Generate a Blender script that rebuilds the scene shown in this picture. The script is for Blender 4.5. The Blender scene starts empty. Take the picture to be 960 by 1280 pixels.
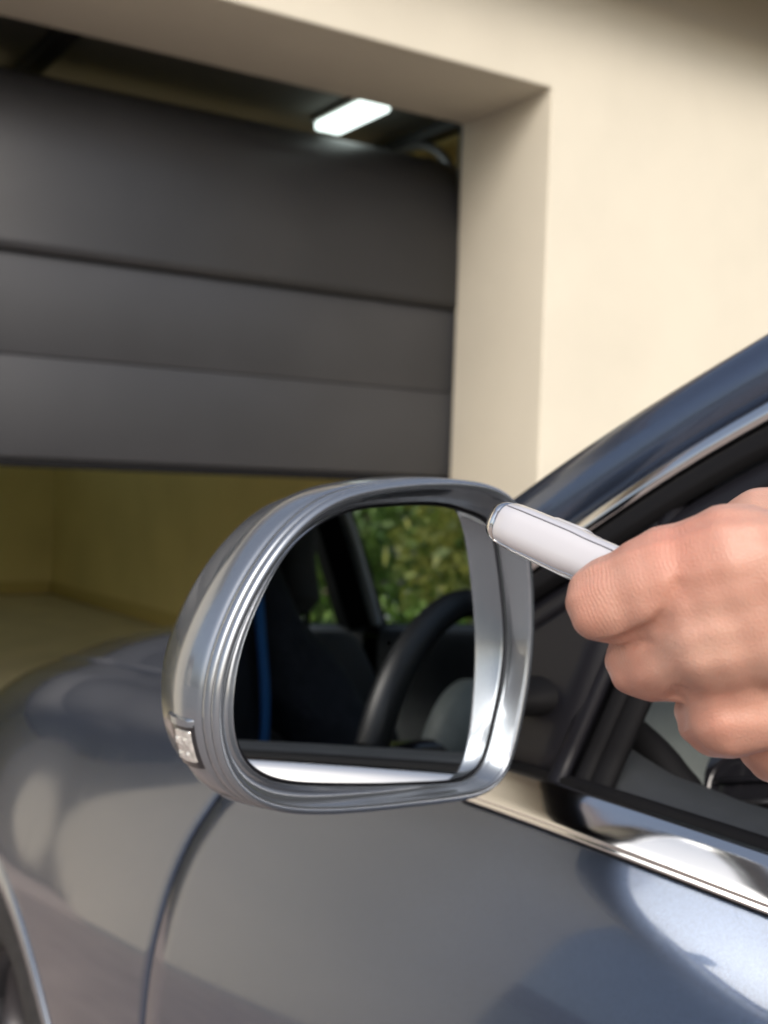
import bpy, bmesh, math, random
import numpy as np
from mathutils import Vector, Matrix
random.seed(7); np.random.seed(7)
R = math.radians
scene = bpy.context.scene
col = scene.collection

# ------------------------------------------------------------------ camera
cam_d = bpy.data.cameras.new('camera'); cam = bpy.data.objects.new('camera', cam_d); col.objects.link(cam)
scene.camera = cam
CAM = Vector((-.52, 1.35, 1.11)); yaw, pitch, roll = R(32.2), R(-.87), R(1.96)
fw = Vector((math.cos(yaw)*math.cos(pitch), -math.sin(yaw)*math.cos(pitch), math.sin(pitch)))
rt = Vector((-math.sin(yaw), -math.cos(yaw), 0)); up = rt.cross(fw)
r2 = rt*math.cos(roll)+up*math.sin(roll); u2 = -rt*math.sin(roll)+up*math.cos(roll)
mw = Matrix((r2, u2, -fw)).transposed().to_4x4(); mw.translation = CAM
cam.matrix_world = mw
cam_d.sensor_fit = 'VERTICAL'; cam_d.sensor_height = 36; cam_d.sensor_width = 27
cam_d.lens = 1510/1280*36; cam_d.clip_start = .02; cam_d.clip_end = 500
cam_d.dof.use_dof = True; cam_d.dof.focus_distance = .415; cam_d.dof.aperture_fstop = 14.5

# ------------------------------------------------------------------ sky, sun, exposure
SUN_EL, SUN_AZ = R(36), R(148)          # azimuth measured from +X towards +Y
world = bpy.data.worlds.new('World'); scene.world = world; world.use_nodes = True
wn = world.node_tree.nodes; wl = world.node_tree.links
sky = wn.new('ShaderNodeTexSky'); sky.sky_type = 'NISHITA'; sky.sun_disc = False
sky.sun_elevation = SUN_EL; sky.sun_rotation = R(90)-SUN_AZ
sky.dust_density = 5.0; sky.air_density = 1.0; sky.altitude = 200
hsv = wn.new('ShaderNodeHueSaturation'); hsv.inputs['Saturation'].default_value = .75
wl.new(sky.outputs[0], hsv.inputs['Color'])
wl.new(hsv.outputs[0], wn['Background'].inputs['Color'])
wn['Background'].inputs['Strength'].default_value = .15
sun_d = bpy.data.lights.new('sun', 'SUN'); sun_d.energy = .7; sun_d.angle = R(35); sun_d.color = (1, .985, .96)
sun = bpy.data.objects.new('sun', sun_d); col.objects.link(sun)
sdir = Vector((math.cos(SUN_EL)*math.cos(SUN_AZ), math.cos(SUN_EL)*math.sin(SUN_AZ), math.sin(SUN_EL)))
sun.rotation_euler = sdir.to_track_quat('Z', 'Y').to_euler(); sun.location = (0, 6, 10)
vs = scene.view_settings; vs.view_transform = 'Standard'; vs.look = 'None'; vs.exposure = .62; vs.gamma = 1
vs.use_curve_mapping = False
scene.cycles.max_bounces = 10; scene.cycles.diffuse_bounces = 4; scene.cycles.glossy_bounces = 6
scene.cycles.transmission_bounces = 8; scene.cycles.transparent_max_bounces = 12
scene.cycles.caustics_reflective = False; scene.cycles.caustics_refractive = False
scene.cycles.use_denoising = True

# ------------------------------------------------------------------ materials
MATS = {}
def mat(name, base, rough=.5, metal=0, coat=0, coat_rough=.03, spec=.5, noise=0, nscale=20, bump=0, bscale=80,
        bdist=.001, alt=None, sss=0, detail=4, flake=0):
    m = bpy.data.materials.new(name); m.use_nodes = True
    nt = m.node_tree; b = nt.nodes['Principled BSDF']
    b.inputs['Base Color'].default_value = (*base, 1); b.inputs['Roughness'].default_value = rough
    b.inputs['Metallic'].default_value = metal; b.inputs['Coat Weight'].default_value = coat
    b.inputs['Coat Roughness'].default_value = coat_rough; b.inputs['Specular IOR Level'].default_value = spec
    tc = nt.nodes.new('ShaderNodeTexCoord')
    if noise or alt:
        n = nt.nodes.new('ShaderNodeTexNoise'); n.inputs['Scale'].default_value = nscale; n.inputs['Detail'].default_value = detail
        nt.links.new(tc.outputs['Object'], n.inputs['Vector'])
        cr = nt.nodes.new('ShaderNodeValToRGB')
        cr.color_ramp.elements[0].position = .3; cr.color_ramp.elements[1].position = .7
        a2 = alt if alt else tuple(min(1, c*(1+noise)) for c in base)
        a1 = base if alt else tuple(c*(1-noise) for c in base)
        cr.color_ramp.elements[0].color = (*a1, 1); cr.color_ramp.elements[1].color = (*a2, 1)
        nt.links.new(n.outputs['Fac'], cr.inputs['Fac']); nt.links.new(cr.outputs['Color'], b.inputs['Base Color'])
    if bump:
        n = nt.nodes.new('ShaderNodeTexNoise'); n.inputs['Scale'].default_value = bscale; n.inputs['Detail'].default_value = 3
        nt.links.new(tc.outputs['Object'], n.inputs['Vector'])
        bp = nt.nodes.new('ShaderNodeBump'); bp.inputs['Strength'].default_value = bump; bp.inputs['Distance'].default_value = bdist
        nt.links.new(n.outputs['Fac'], bp.inputs['Height']); nt.links.new(bp.outputs[0], b.inputs['Normal'])
    if sss:
        b.inputs['Subsurface Weight'].default_value = sss
        b.inputs['Subsurface Radius'].default_value = (1, .35, .2); b.inputs['Subsurface Scale'].default_value = .004
    MATS[name] = m
    return m
def paint(name, base, rough=.38, flake=.18):
    m = mat(name, base, rough, metal=.75, coat=1, coat_rough=.02)
    nt = m.node_tree; b = nt.nodes['Principled BSDF']; tc = nt.nodes['Texture Coordinate']
    v = nt.nodes.new('ShaderNodeTexVoronoi'); v.inputs['Scale'].default_value = 1800
    nt.links.new(tc.outputs['Object'], v.inputs['Vector'])
    mx = nt.nodes.new('ShaderNodeMix'); mx.data_type = 'RGBA'
    mx.inputs[6].default_value = (*[c*(1-flake) for c in base], 1); mx.inputs[7].default_value = (*[c*(1+flake) for c in base], 1)
    sep = nt.nodes.new('ShaderNodeSeparateColor'); nt.links.new(v.outputs['Color'], sep.inputs[0])
    nt.links.new(sep.outputs[0], mx.inputs[0]); nt.links.new(mx.outputs[2], b.inputs['Base Color'])
    # faint dust / wash streaks in the roughness of the clear coat
    n = nt.nodes.new('ShaderNodeTexNoise'); n.inputs['Scale'].default_value = 9; n.inputs['Detail'].default_value = 6
    nt.links.new(tc.outputs['Object'], n.inputs['Vector'])
    mr = nt.nodes.new('ShaderNodeMapRange'); mr.inputs[1].default_value = .35; mr.inputs[2].default_value = .75
    mr.inputs[3].default_value = .03; mr.inputs[4].default_value = .09
    nt.links.new(n.outputs['Fac'], mr.inputs[0])
    # dried water runs: narrow, mostly vertical, a little duller than the clear coat
    mp = nt.nodes.new('ShaderNodeMapping'); mp.inputs['Scale'].default_value = (22, 22, 4)
    n2 = nt.nodes.new('ShaderNodeTexNoise'); n2.inputs['Scale'].default_value = 1; n2.inputs['Detail'].default_value = 5; n2.inputs['Distortion'].default_value = 1.2
    nt.links.new(tc.outputs['Object'], mp.inputs[0]); nt.links.new(mp.outputs[0], n2.inputs['Vector'])
    m2 = nt.nodes.new('ShaderNodeMapRange'); m2.inputs[1].default_value = .56; m2.inputs[2].default_value = .66; m2.inputs[3].default_value = 0; m2.inputs[4].default_value = .05
    nt.links.new(n2.outputs['Fac'], m2.inputs[0])
    ad = nt.nodes.new('ShaderNodeMath'); nt.links.new(mr.outputs[0], ad.inputs[0]); nt.links.new(m2.outputs[0], ad.inputs[1])
    nt.links.new(ad.outputs[0], b.inputs['Coat Roughness'])
    return m
def glass_mat(name, tint=(.9, .95, .92)):
    m = bpy.data.materials.new(name); m.use_nodes = True; nt = m.node_tree; nt.nodes.clear()
    o = nt.nodes.new('ShaderNodeOutputMaterial'); t = nt.nodes.new('ShaderNodeBsdfTransparent'); g = nt.nodes.new('ShaderNodeBsdfGlossy')
    t.inputs[0].default_value = (*tint, 1); g.inputs['Roughness'].default_value = 0
    f = nt.nodes.new('ShaderNodeFresnel'); f.inputs[0].default_value = 1.5
    mx = nt.nodes.new('ShaderNodeMixShader')
    nt.links.new(f.outputs[0], mx.inputs[0]); nt.links.new(t.outputs[0], mx.inputs[1]); nt.links.new(g.outputs[0], mx.inputs[2])
    nt.links.new(mx.outputs[0], o.inputs[0]); MATS[name] = m
    return m
paint('paint', (.060, .082, .132), rough=.27)
paint('mirror_paint', (.23, .255, .29), rough=.24, flake=.05)
mat('chrome', (.66, .65, .64), .10, 1, bump=.02, bscale=40)
mat('mirror_glass', (.80, .84, .86), 0.0, 1)
mat('black_gloss', (.012, .012, .015), .12, coat=.5)
mat('black_plastic', (.010, .010, .013), .38, spec=.2, bump=.15, bscale=900, bdist=.0004)
mat('rubber', (.007, .007, .008), .65, spec=.12)
mat('gap', (.004, .004, .004), .9)
mat('grey_plastic', (.115, .132, .130), .55, spec=.35, noise=.08, nscale=60, bump=.5, bscale=700, bdist=.0006)
mat('card_plastic', (.040, .044, .049), .5, spec=.35, noise=.08, nscale=60, bump=.5, bscale=700, bdist=.0006)
mat('dark_cloth', (.012, .012, .014), .85, bump=.3, bscale=500)
mat('headliner', (.05, .05, .052), .9)
mat('leather', (.016, .017, .019), .42, bump=.25, bscale=400, bdist=.0006)
mat('tyre', (.016, .016, .017), .8, noise=.5, nscale=70, bump=.8, bscale=160, bdist=.004)
mat('alloy', (.10, .10, .11), .4, .9)
mat('lens_clear', (.50, .50, .48), .14, metal=.55, coat=1, alt=(.78, .77, .74), nscale=260, bump=.6, bscale=420, bdist=.0012)
mat('lamp_red', (.35, .01, .01), .1, coat=1)
glass_mat('window_glass', (.90, .95, .92))
mat('welt_grey', (.30, .33, .345), .5)
mat('plaster', (.64, .60, .50), .9, noise=.035, nscale=2.5, bump=.35, bscale=260, bdist=.002)
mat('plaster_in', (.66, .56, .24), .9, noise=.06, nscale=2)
mat('skirting', (.52, .42, .15), .7)
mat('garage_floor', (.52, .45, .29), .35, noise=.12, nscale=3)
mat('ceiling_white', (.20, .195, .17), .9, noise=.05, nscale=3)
mat('door_grey', (.036, .037, .041), .45, noise=.08, nscale=3, bump=.35, bscale=320, bdist=.0012)
mat('track_dark', (.012, .012, .012), .5)
mat('track_steel', (.22, .22, .23), .4, .8)
mat('gutter', (.42, .43, .44), .35, .6)
mat('soffit_wood', (.62, .57, .46), .8, noise=.15, nscale=6)
mat('roof_tile', (.12, .07, .055), .8, noise=.2, nscale=10)
mat('asphalt', (.10, .098, .10), .9, noise=.35, nscale=120, bump=.5, bscale=200, bdist=.006)
mat('paver', (.36, .30, .27), .9, noise=.18, nscale=7, bump=.3, bscale=90, bdist=.004)
mat('gravel', (.27, .26, .25), .95, noise=.2, nscale=30)  # pale gravel ground, lightened to brighten its reflection in the car paint
mat('bark', (.09, .065, .045), .95, noise=.3, nscale=14, bump=.8, bscale=30, bdist=.02)
mat('white_plastic', (.52, .515, .54), .22, coat=.6, coat_rough=.08)
mat('fob_chrome', (.80, .79, .77), .10, 1, bump=.04, bscale=300)
mat('seam', (.16, .16, .18), .5)
mat('jacket', (.014, .015, .02), .8, noise=.3, nscale=40, bump=.5, bscale=90, bdist=.004)
mat('trousers', (.02, .022, .03), .85, bump=.4, bscale=120, bdist=.003)
mat('stripe_blue', (.03, .16, .42), .6)
mat('hair', (.03, .02, .014), .6, bump=1, bscale=160, bdist=.004)
mat('stone_red', (.22, .07, .06), .9, noise=.3, nscale=12)
mat('house_white', (.62, .58, .50), .9, noise=.05, nscale=2)
def leaf_mat(name, c1, c2):
    m = bpy.data.materials.new(name); m.use_nodes = True; nt = m.node_tree; b = nt.nodes['Principled BSDF']
    g = nt.nodes.new('ShaderNodeNewGeometry'); cr = nt.nodes.new('ShaderNodeValToRGB')
    cr.color_ramp.elements[0].color = (*c1, 1); cr.color_ramp.elements[1].color = (*c2, 1)
    nt.links.new(g.outputs['Random Per Island'], cr.inputs[0]); nt.links.new(cr.outputs[0], b.inputs['Base Color'])
    b.inputs['Roughness'].default_value = .55
    tr = nt.nodes.new('ShaderNodeBsdfTranslucent'); nt.links.new(cr.outputs[0], tr.inputs[0])
    mx = nt.nodes.new('ShaderNodeMixShader'); mx.inputs[0].default_value = .35
    nt.links.new(b.outputs[0], mx.inputs[1]); nt.links.new(tr.outputs[0], mx.inputs[2])
    nt.links.new(mx.outputs[0], nt.nodes['Material Output'].inputs[0]); MATS[name] = m
leaf_mat('leaf_a', (.07, .15, .025), (.20, .30, .06))
leaf_mat('leaf_b', (.10, .15, .03), (.34, .33, .08))
def emit(name, c, s):
    m = bpy.data.materials.new(name); m.use_nodes = True; b = m.node_tree.nodes['Principled BSDF']
    b.inputs['Base Color'].default_value = (.9, .9, .9, 1); b.inputs['Emission Color'].default_value = (*c, 1)
    b.inputs['Emission Strength'].default_value = s; MATS[name] = m
emit('lamp_glow', (.86, 1, .95), 1.5)
# skin: redder over the joints (vertex mask), pores and fine transverse wrinkles as relief
def skin_mat():
    m = mat('skin', (.55, .29, .205), .44, sss=.22)
    nt = m.node_tree; b = nt.nodes['Principled BSDF']; tc = nt.nodes['Texture Coordinate']; L = nt.links.new
    def node(k, **kw):
        n = nt.nodes.new(k)
        for a, v in kw.items(): setattr(n, a, v)
        return n
    n = node('ShaderNodeTexNoise'); n.inputs['Scale'].default_value = 60; n.inputs['Detail'].default_value = 6
    L(tc.outputs['Object'], n.inputs['Vector'])
    cr = node('ShaderNodeValToRGB'); e = cr.color_ramp.elements
    e[0].position = .28; e[0].color = (.43, .215, .16, 1); e[1].position = .72; e[1].color = (.51, .305, .235, 1)
    L(n.outputs['Fac'], cr.inputs[0])
    red = node('ShaderNodeAttribute', attribute_name='red')
    mx = node('ShaderNodeMix', data_type='RGBA'); mx.inputs[7].default_value = (.50, .21, .15, 1)
    L(red.outputs['Fac'], mx.inputs[0]); L(cr.outputs[0], mx.inputs[6]); L(mx.outputs[2], b.inputs['Base Color'])
    v = node('ShaderNodeTexVoronoi', distance='MANHATTAN'); v.inputs['Scale'].default_value = 1300
    L(tc.outputs['Object'], v.inputs['Vector'])
    n2 = node('ShaderNodeTexNoise'); n2.inputs['Scale'].default_value = 420; n2.inputs['Detail'].default_value = 5
    L(tc.outputs['Object'], n2.inputs['Vector'])
    # wrinkles: bands across the finger axis, bent by noise, only where the mask says
    n3 = node('ShaderNodeTexNoise'); n3.inputs['Scale'].default_value = 90; n3.inputs['Detail'].default_value = 3
    L(tc.outputs['Object'], n3.inputs['Vector'])
    dt = node('ShaderNodeVectorMath', operation='DOT_PRODUCT'); dt.inputs[1].default_value = (.80, .43, -.42); L(tc.outputs['Object'], dt.inputs[0])
    s1 = node('ShaderNodeMath', operation='MULTIPLY_ADD'); s1.inputs[1].default_value = .004
    L(n3.outputs['Fac'], s1.inputs[0]); L(dt.outputs['Value'], s1.inputs[2])
    s2 = node('ShaderNodeMath', operation='MULTIPLY'); s2.inputs[1].default_value = 5200; L(s1.outputs[0], s2.inputs[0])
    s3 = node('ShaderNodeMath', operation='SINE'); L(s2.outputs[0], s3.inputs[0])
    wr = node('ShaderNodeAttribute', attribute_name='wrinkle')
    s4 = node('ShaderNodeMath', operation='MULTIPLY'); L(s3.outputs[0], s4.inputs[0]); L(wr.outputs['Fac'], s4.inputs[1])
    ad = node('ShaderNodeMath', operation='ADD'); L(v.outputs['Distance'], ad.inputs[0]); L(n2.outputs['Fac'], ad.inputs[1])
    ad2 = node('ShaderNodeMath', operation='ADD'); L(ad.outputs[0], ad2.inputs[0]); L(s4.outputs[0], ad2.inputs[1])
    bp = node('ShaderNodeBump'); bp.inputs['Strength'].default_value = .34; bp.inputs['Distance'].default_value = .00026
    L(ad2.outputs[0], bp.inputs['Height']); L(bp.outputs[0], b.inputs['Normal'])
skin_mat()

# ------------------------------------------------------------------ helpers
def new(name, verts, faces, m, parent=None, smooth=True, label=None, sharp=None):
    me = bpy.data.meshes.new(name); me.from_pydata([tuple(map(float, v)) for v in verts], [], [tuple(map(int, f)) for f in faces]); me.update()
    if smooth:
        me.polygons.foreach_set('use_smooth', [True]*len(me.polygons))
        if sharp: me.set_sharp_from_angle(angle=R(sharp))
    o = bpy.data.objects.new(name, me); col.objects.link(o)
    if m: me.materials.append(MATS[m])
    if parent: o.parent = parent
    if label: o['label'] = label
    return o
def empty(name, loc, label, cat, group=None):
    o = bpy.data.objects.new(name, None); o.location = loc; o.empty_display_size = .1; col.objects.link(o)
    o['label'] = label; o['category'] = cat
    if group: o['group'] = group
    return o
def child(o, root):           # geometry is written in world coordinates: keep it there under a placed parent
    o.parent = root
    if root.type == 'EMPTY': o.matrix_parent_inverse = Matrix.Translation(-root.location)
    return o
def struct(o): o['kind'] = 'structure'; return o
def boxdata(lo, hi):
    x0, y0, z0 = lo; x1, y1, z1 = hi
    v = [(x0,y0,z0),(x1,y0,z0),(x1,y1,z0),(x0,y1,z0),(x0,y0,z1),(x1,y0,z1),(x1,y1,z1),(x0,y1,z1)]
    f = [(0,3,2,1),(4,5,6,7),(0,1,5,4),(1,2,6,5),(2,3,7,6),(3,0,4,7)]
    return v, f
def bevelled(name, verts, faces, m, parent=None, width=.005, seg=2, angle=30, **k):
    bm = bmesh.new(); vv = [bm.verts.new(v) for v in verts]
    for f in faces: bm.faces.new([vv[i] for i in f])
    bmesh.ops.recalc_face_normals(bm, faces=bm.faces)
    es = [e for e in bm.edges if len(e.link_faces) == 2 and e.calc_face_angle(0) > R(angle)]
    if width: bmesh.ops.bevel(bm, geom=es, offset=width, segments=seg, profile=.6, affect='EDGES')
    me = bpy.data.meshes.new(name); bm.to_mesh(me); bm.free()
    me.polygons.foreach_set('use_smooth', [True]*len(me.polygons)); me.set_sharp_from_angle(angle=R(35))
    o = bpy.data.objects.new(name, me); col.objects.link(o); me.materials.append(MATS[m])
    if parent: o.parent = parent
    return o
def box(name, lo, hi, m, parent=None, width=.005, seg=2):
    v, f = boxdata(lo, hi); return bevelled(name, v, f, m, parent, width, seg)
def prism(name, poly, axis, a, b, m, parent=None, width=.004, seg=2):
    """poly: 2-D outline in the two remaining axes, extruded along axis from a to b"""
    n = len(poly); v = []
    for t in (a, b):
        for p in poly:
            q = list(p); q.insert(axis, t); v.append(tuple(q))
    f = [tuple(range(n)), tuple(range(2*n-1, n-1, -1))]+[(i, i+n, (i+1) % n+n, (i+1) % n) for i in range(n)]
    return bevelled(name, v, f, m, parent, width, seg)
def gridfaces(nu, nv, cu=False, cv=False, off=0):
    f = []
    for i in range(nu if cu else nu-1):
        for j in range(nv if cv else nv-1):
            a = i*nv+j; b = ((i+1) % nu)*nv+j; c = ((i+1) % nu)*nv+(j+1) % nv; d = i*nv+(j+1) % nv
            f.append((a+off, b+off, c+off, d+off))
    return f
def surf(name, rows, m, parent=None, cu=False, cv=False, flip=False, thick=0, sharp=None, caps=False):
    nu, nv = len(rows), len(rows[0]); v = [p for r in rows for p in r]; f = gridfaces(nu, nv, cu, cv)
    if caps:
        f.append(tuple(range(nv))[::-1]); f.append(tuple((nu-1)*nv+j for j in range(nv)))
    if flip: f = [q[::-1] for q in f]
    o = new(name, v, f, m, parent, sharp=sharp)
    if thick:
        md = o.modifiers.new('thick', 'SOLIDIFY'); md.thickness = thick; md.offset = -1
    return o
def tube(name, path, rad, m, parent=None, n=10, closed=False, flat=None, caps=True):
    P = [Vector(p) for p in path]; N = len(P); rows = []; prev = None
    rads = rad if isinstance(rad, (list, tuple)) else [rad]*N
    for i in range(N):
        t = (P[(i+1) % N]-P[i-1]) if (closed or 0 < i < N-1) else (P[1]-P[0] if i == 0 else P[-1]-P[-2])
        t.normalize()
        if prev is None:
            a = Vector((0, 0, 1)) if abs(t.z) < .9 else Vector((1, 0, 0)); prev = t.cross(a).normalized()
        s = (prev-t*prev.dot(t)).normalized(); prev = s; b = t.cross(s)
        fl = flat or (1, 1)
        rows.append([P[i]+(s*math.cos(k*2*math.pi/n)*fl[0]+b*math.sin(k*2*math.pi/n)*fl[1])*rads[i] for k in range(n)])
    return surf(name, rows, m, parent, cu=closed, cv=True, caps=(caps and not closed))
def cr(pts, n):
    """Catmull-Rom through points, n samples per span"""
    P = [np.array(p, float) for p in pts]; P = [2*P[0]-P[1]]+P+[2*P[-1]-P[-2]]; out = []
    for i in range(1, len(P)-2):
        for k in range(n):
            t = k/n; a, b, c, d = P[i-1:i+3]
            out.append(.5*(2*b+(c-a)*t+(2*a-5*b+4*c-d)*t*t+(3*b-a-3*c+d)*t**3))
    out.append(P[-2]); return out
def crt(P, t):
    n = len(P)-1; i = int(min(max(math.floor(t), 0), n-1)); u = t-i
    b, c = P[i], P[i+1]; a = P[i-1] if i > 0 else 2*b-c; d = P[i+2] if i+2 <= n else 2*c-b
    return .5*(2*b+(c-a)*u+(2*a-5*b+4*c-d)*u*u+(3*b-a-3*c+d)*u**3)
def surface_nets(fn, lo, hi, h):
    lo = np.array(lo, float); hi = np.array(hi, float); n = np.ceil((hi-lo)/h).astype(int)+1
    ax = [lo[i]+h*np.arange(n[i]) for i in range(3)]
    D = np.empty(n, np.float32)
    for i in range(n[0]):
        Y, Z = np.meshgrid(ax[1], ax[2], indexing='ij')
        D[i] = fn(np.stack([np.full_like(Y, ax[0][i]), Y, Z], -1))
    S = D < 0
    cnt = sum(S[a:n[0]-1+a, b:n[1]-1+b, c:n[2]-1+c].astype(np.int8) for a in (0, 1) for b in (0, 1) for c in (0, 1))
    act = (cnt > 0) & (cnt < 8); I = np.argwhere(act); idx = -np.ones(act.shape, np.int64); idx[act] = np.arange(len(I))
    acc = np.zeros((len(I), 3)); w = np.zeros(len(I))
    for a in range(3):
        o1, o2 = [x for x in range(3) if x != a]
        for p in (0, 1):
            for q in (0, 1):
                A = I.copy(); A[:, o1] += p; A[:, o2] += q; B = A.copy(); B[:, a] += 1
                da = D[tuple(A.T)]; db = D[tuple(B.T)]; k = (da < 0) != (db < 0)
                t = np.where(k, da/np.where(k, da-db, 1), 0); P = A.astype(float); P[:, a] += t
                acc[k] += P[k]; w[k] += 1
    V = lo+h*acc/w[:, None]; F = []
    for a in range(3):
        o1, o2 = (a+1) % 3, (a+2) % 3
        sl0 = [slice(None)]*3; sl1 = [slice(None)]*3; sl0[a] = slice(0, n[a]-1); sl1[a] = slice(1, n[a])
        E = np.argwhere(S[tuple(sl0)] != S[tuple(sl1)])
        E = E[(E[:, o1] > 0) & (E[:, o2] > 0) & (E[:, o1] < n[o1]-1) & (E[:, o2] < n[o2]-1)]
        inside = S[tuple(E.T)]; q = []
        for d1, d2 in ((1, 1), (0, 1), (0, 0), (1, 0)):
            C = E.copy(); C[:, o1] -= d1; C[:, o2] -= d2; q.append(idx[tuple(C.T)])
        Q = np.stack(q, 1); Q[~inside] = Q[~inside][:, ::-1]; F.append(Q)
    return V, np.concatenate(F)
def cone(P, a, b, ra, rb):
    a = np.array(a, float); b = np.array(b, float); d = b-a; t = np.clip(((P-a)@d)/(d@d), 0, 1)
    return np.linalg.norm(P-(a+t[..., None]*d), axis=-1)-(ra+(rb-ra)*t)
def ell(P, c, r):
    r = np.array(r, float); q = (P-np.array(c, float))/r; k = np.linalg.norm(q, axis=-1)
    return (k-1)*r.min()
def smin(a, b, k):
    h = np.clip(.5+.5*(b-a)/k, 0, 1); return b+(a-b)*h-k*h*(1-h)

# ================================================================== THE SETTING
g = new('ground', [(-60,-60,-.012),(60,-60,-.012),(60,60,-.012),(-60,60,-.012)], [(0,1,2,3)], 'gravel'); struct(g)
g = box('driveway', (-14, -3.2, -.1), (2.86, 5.2, 0), 'paver', width=.01); struct(g)
g = prism('ramp', [(2.87,-.1),(3.58,-.1),(3.58,.12),(2.87,.004)], 1, -1.55, 1.74, 'paver', width=.004)
# prism() on axis 1 takes (x, z) outlines
struct(g)
g = box('garage_floor', (3.585, -1.88, -.1), (10.1, 2.1, .12), 'garage_floor', width=0); struct(g)

# ---- the house with the garage
house = empty('house', (3.3, 0, 0), 'cream plastered house front with a deep garage opening and overhanging eaves', 'house')
JY, JL, XO, XI, HL = -1.56, 1.75, 3.02, 3.60, 2.65
def hpart(o): return child(o, house)
# facade as one plastered wall with the opening cut out of it
def facade():
    ys = [-8.5, JY, JL, 3.6]; H = 3.42; bm = bmesh.new()
    pr = [(-8.5,-.05),(JY,-.05),(JY,HL),(JL,HL),(JL,-.05),(3.6,-.05),(3.6,H),(-8.5,H)]
    n = len(pr); v = [(XO, y, z) for y, z in pr]+[(XI, y, z) for y, z in pr]
    f = [tuple(range(n)), tuple(range(2*n-1, n-1, -1))]+[(i, i+n, (i+1) % n+n, (i+1) % n) for i in range(n)]
    return bevelled('front_wall', v, f, 'plaster', None, width=.012, seg=3)
hpart(facade())
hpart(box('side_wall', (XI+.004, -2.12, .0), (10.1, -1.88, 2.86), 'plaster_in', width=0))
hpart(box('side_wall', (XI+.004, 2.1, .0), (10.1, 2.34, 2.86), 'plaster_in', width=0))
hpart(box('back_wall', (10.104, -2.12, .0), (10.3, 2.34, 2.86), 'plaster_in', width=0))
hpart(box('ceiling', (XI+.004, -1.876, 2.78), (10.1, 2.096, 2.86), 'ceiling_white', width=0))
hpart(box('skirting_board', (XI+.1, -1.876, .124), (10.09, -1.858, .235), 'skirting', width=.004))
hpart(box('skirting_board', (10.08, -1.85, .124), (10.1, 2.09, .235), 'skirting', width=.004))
def sloped(name, x0, x1, dz0, dz1, y0, y1, m):
    sl = .55; z = lambda x: 3.10+(x-2.76)*sl
    return hpart(prism(name, [(x0, z(x0)+dz0),(x1, z(x1)+dz0),(x1, z(x1)+dz1),(x0, z(x0)+dz1)], 1, y0, y1, m, width=.004))
sloped('eave_soffit', 2.79, 3.015, .03, .055, -8.6, 3.7, 'soffit_wood')
sloped('roof', 2.75, 6.5, .06, .20, -8.7, 3.8, 'roof_tile')
gut = []
for y in (-8.7, 3.8):
    gut.append([(2.715+.05*math.cos(a), y, 3.145+.05*math.sin(a)) for a in np.linspace(math.pi, 2*math.pi, 10)])
hpart(surf('gutter', gut, 'gutter', thick=.004))

# ---- sectional garage door: half raised, top sections leaning back along the curved track
gd_path = [(3.625, 1.190), (3.625, 1.537), (3.628, 1.885)]
DY0, DY1 = -1.595, 1.785
door_root = None
def door_panel(a, b, first=False):
    (xa, za), (xb, zb) = a, b; d = Vector((xb-xa, zb-za)); L = d.length; d.normalize(); nrm = Vector((-d.y, d.x))   # faces -X
    def pt(s, o): return (xa+d.x*s+nrm.x*o, za+d.y*s+nrm.y*o)
    prof = [(0.0008, 0), (.0008, .0165), (.0035, .020), (L-.0035, .020), (L-.0008, .0165), (L-.0008, 0)]
    v = []
    for y in (DY0, DY1):
        for s, o in prof:
            x, z = pt(s, o); v.append((x, y, z))
    n = len(prof); f = [tuple(range(n)), tuple(range(2*n-1, n-1, -1))]+[(i, i+n, (i+1) % n+n, (i+1) % n) for i in range(n)]
    return bevelled('panel', v, f, 'door_grey', None, width=.0015, seg=1, angle=20)
gd = box('garage_door', (3.640, DY0+.02, 1.19), (3.652, DY1-.02, 1.98), 'track_dark', width=0)
gd['label'] = 'dark grey sectional garage door, half raised'
hpart(gd)
for a, b in zip(gd_path[:-1], gd_path[1:]): child(door_panel(a, b), gd)
rows = []
for x, z in cr([(3.607,1.8865),(3.609,2.10),(3.625,2.28),(3.67,2.42),(3.77,2.515),(3.93,2.555),(4.3,2.56)], 6): rows.append([(x, y, z) for y in (DY0, DY1)])
child(surf('panel', rows, 'door_grey', thick=.02, flip=True), gd)
child(box('bottom_seal', (3.605, DY0, 1.158), (3.650, DY1, 1.189), 'rubber', width=.008), gd)
for y in (JY-.075, JL+.075):
    path = [(3.69, y, .13), (3.69, y, 1.8)]+[(3.69+.42*(1-math.cos(t)), y, 2.28+.40*math.sin(t)) for t in np.linspace(0, math.pi/2, 9)]+[(6.6, y, 2.68)]
    child(tube('track', path, .022, 'track_steel', n=6), gd)
for y in (-1.65, .05):
    child(box('rail', (3.68, y-.035, 2.685), (6.9, y+.035, 2.745), 'track_dark', width=.004), gd)
hpart(box('jamb_frame', (XI+.004, JY-.20, .12), (XI+.022, JY-.004, 2.76), 'track_dark', width=.003))
hpart(box('jamb_frame', (XI+.004, JL+.004, .12), (XI+.022, JL+.20, 2.76), 'track_dark', width=.003))
def strip_lamp(x, y, label, hl=.31):
    t = empty('ceiling_lamp', (x, y, 2.775), label, 'lamp', 'fluorescent lamps on the garage ceiling')
    child(box('housing', (x-hl-.015, y-.075, 2.755), (x+hl+.015, y+.075, 2.778), 'ceiling_white', width=.003), t)
    child(box('diffuser', (x-hl, y-.065, 2.715), (x+hl, y+.065, 2.754), 'lamp_glow', width=.015, seg=3), t)
strip_lamp(4.03, -1.28, 'glowing white fluorescent ceiling lamp above the raised garage door', .215)
for x in (6.2, 7.6, 9.0):  # unseen lamps added further in to brighten the garage interior
    for y in (-.9, .9): strip_lamp(x, y, 'added unseen ceiling lamp brightening the garage interior', .62)

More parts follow.
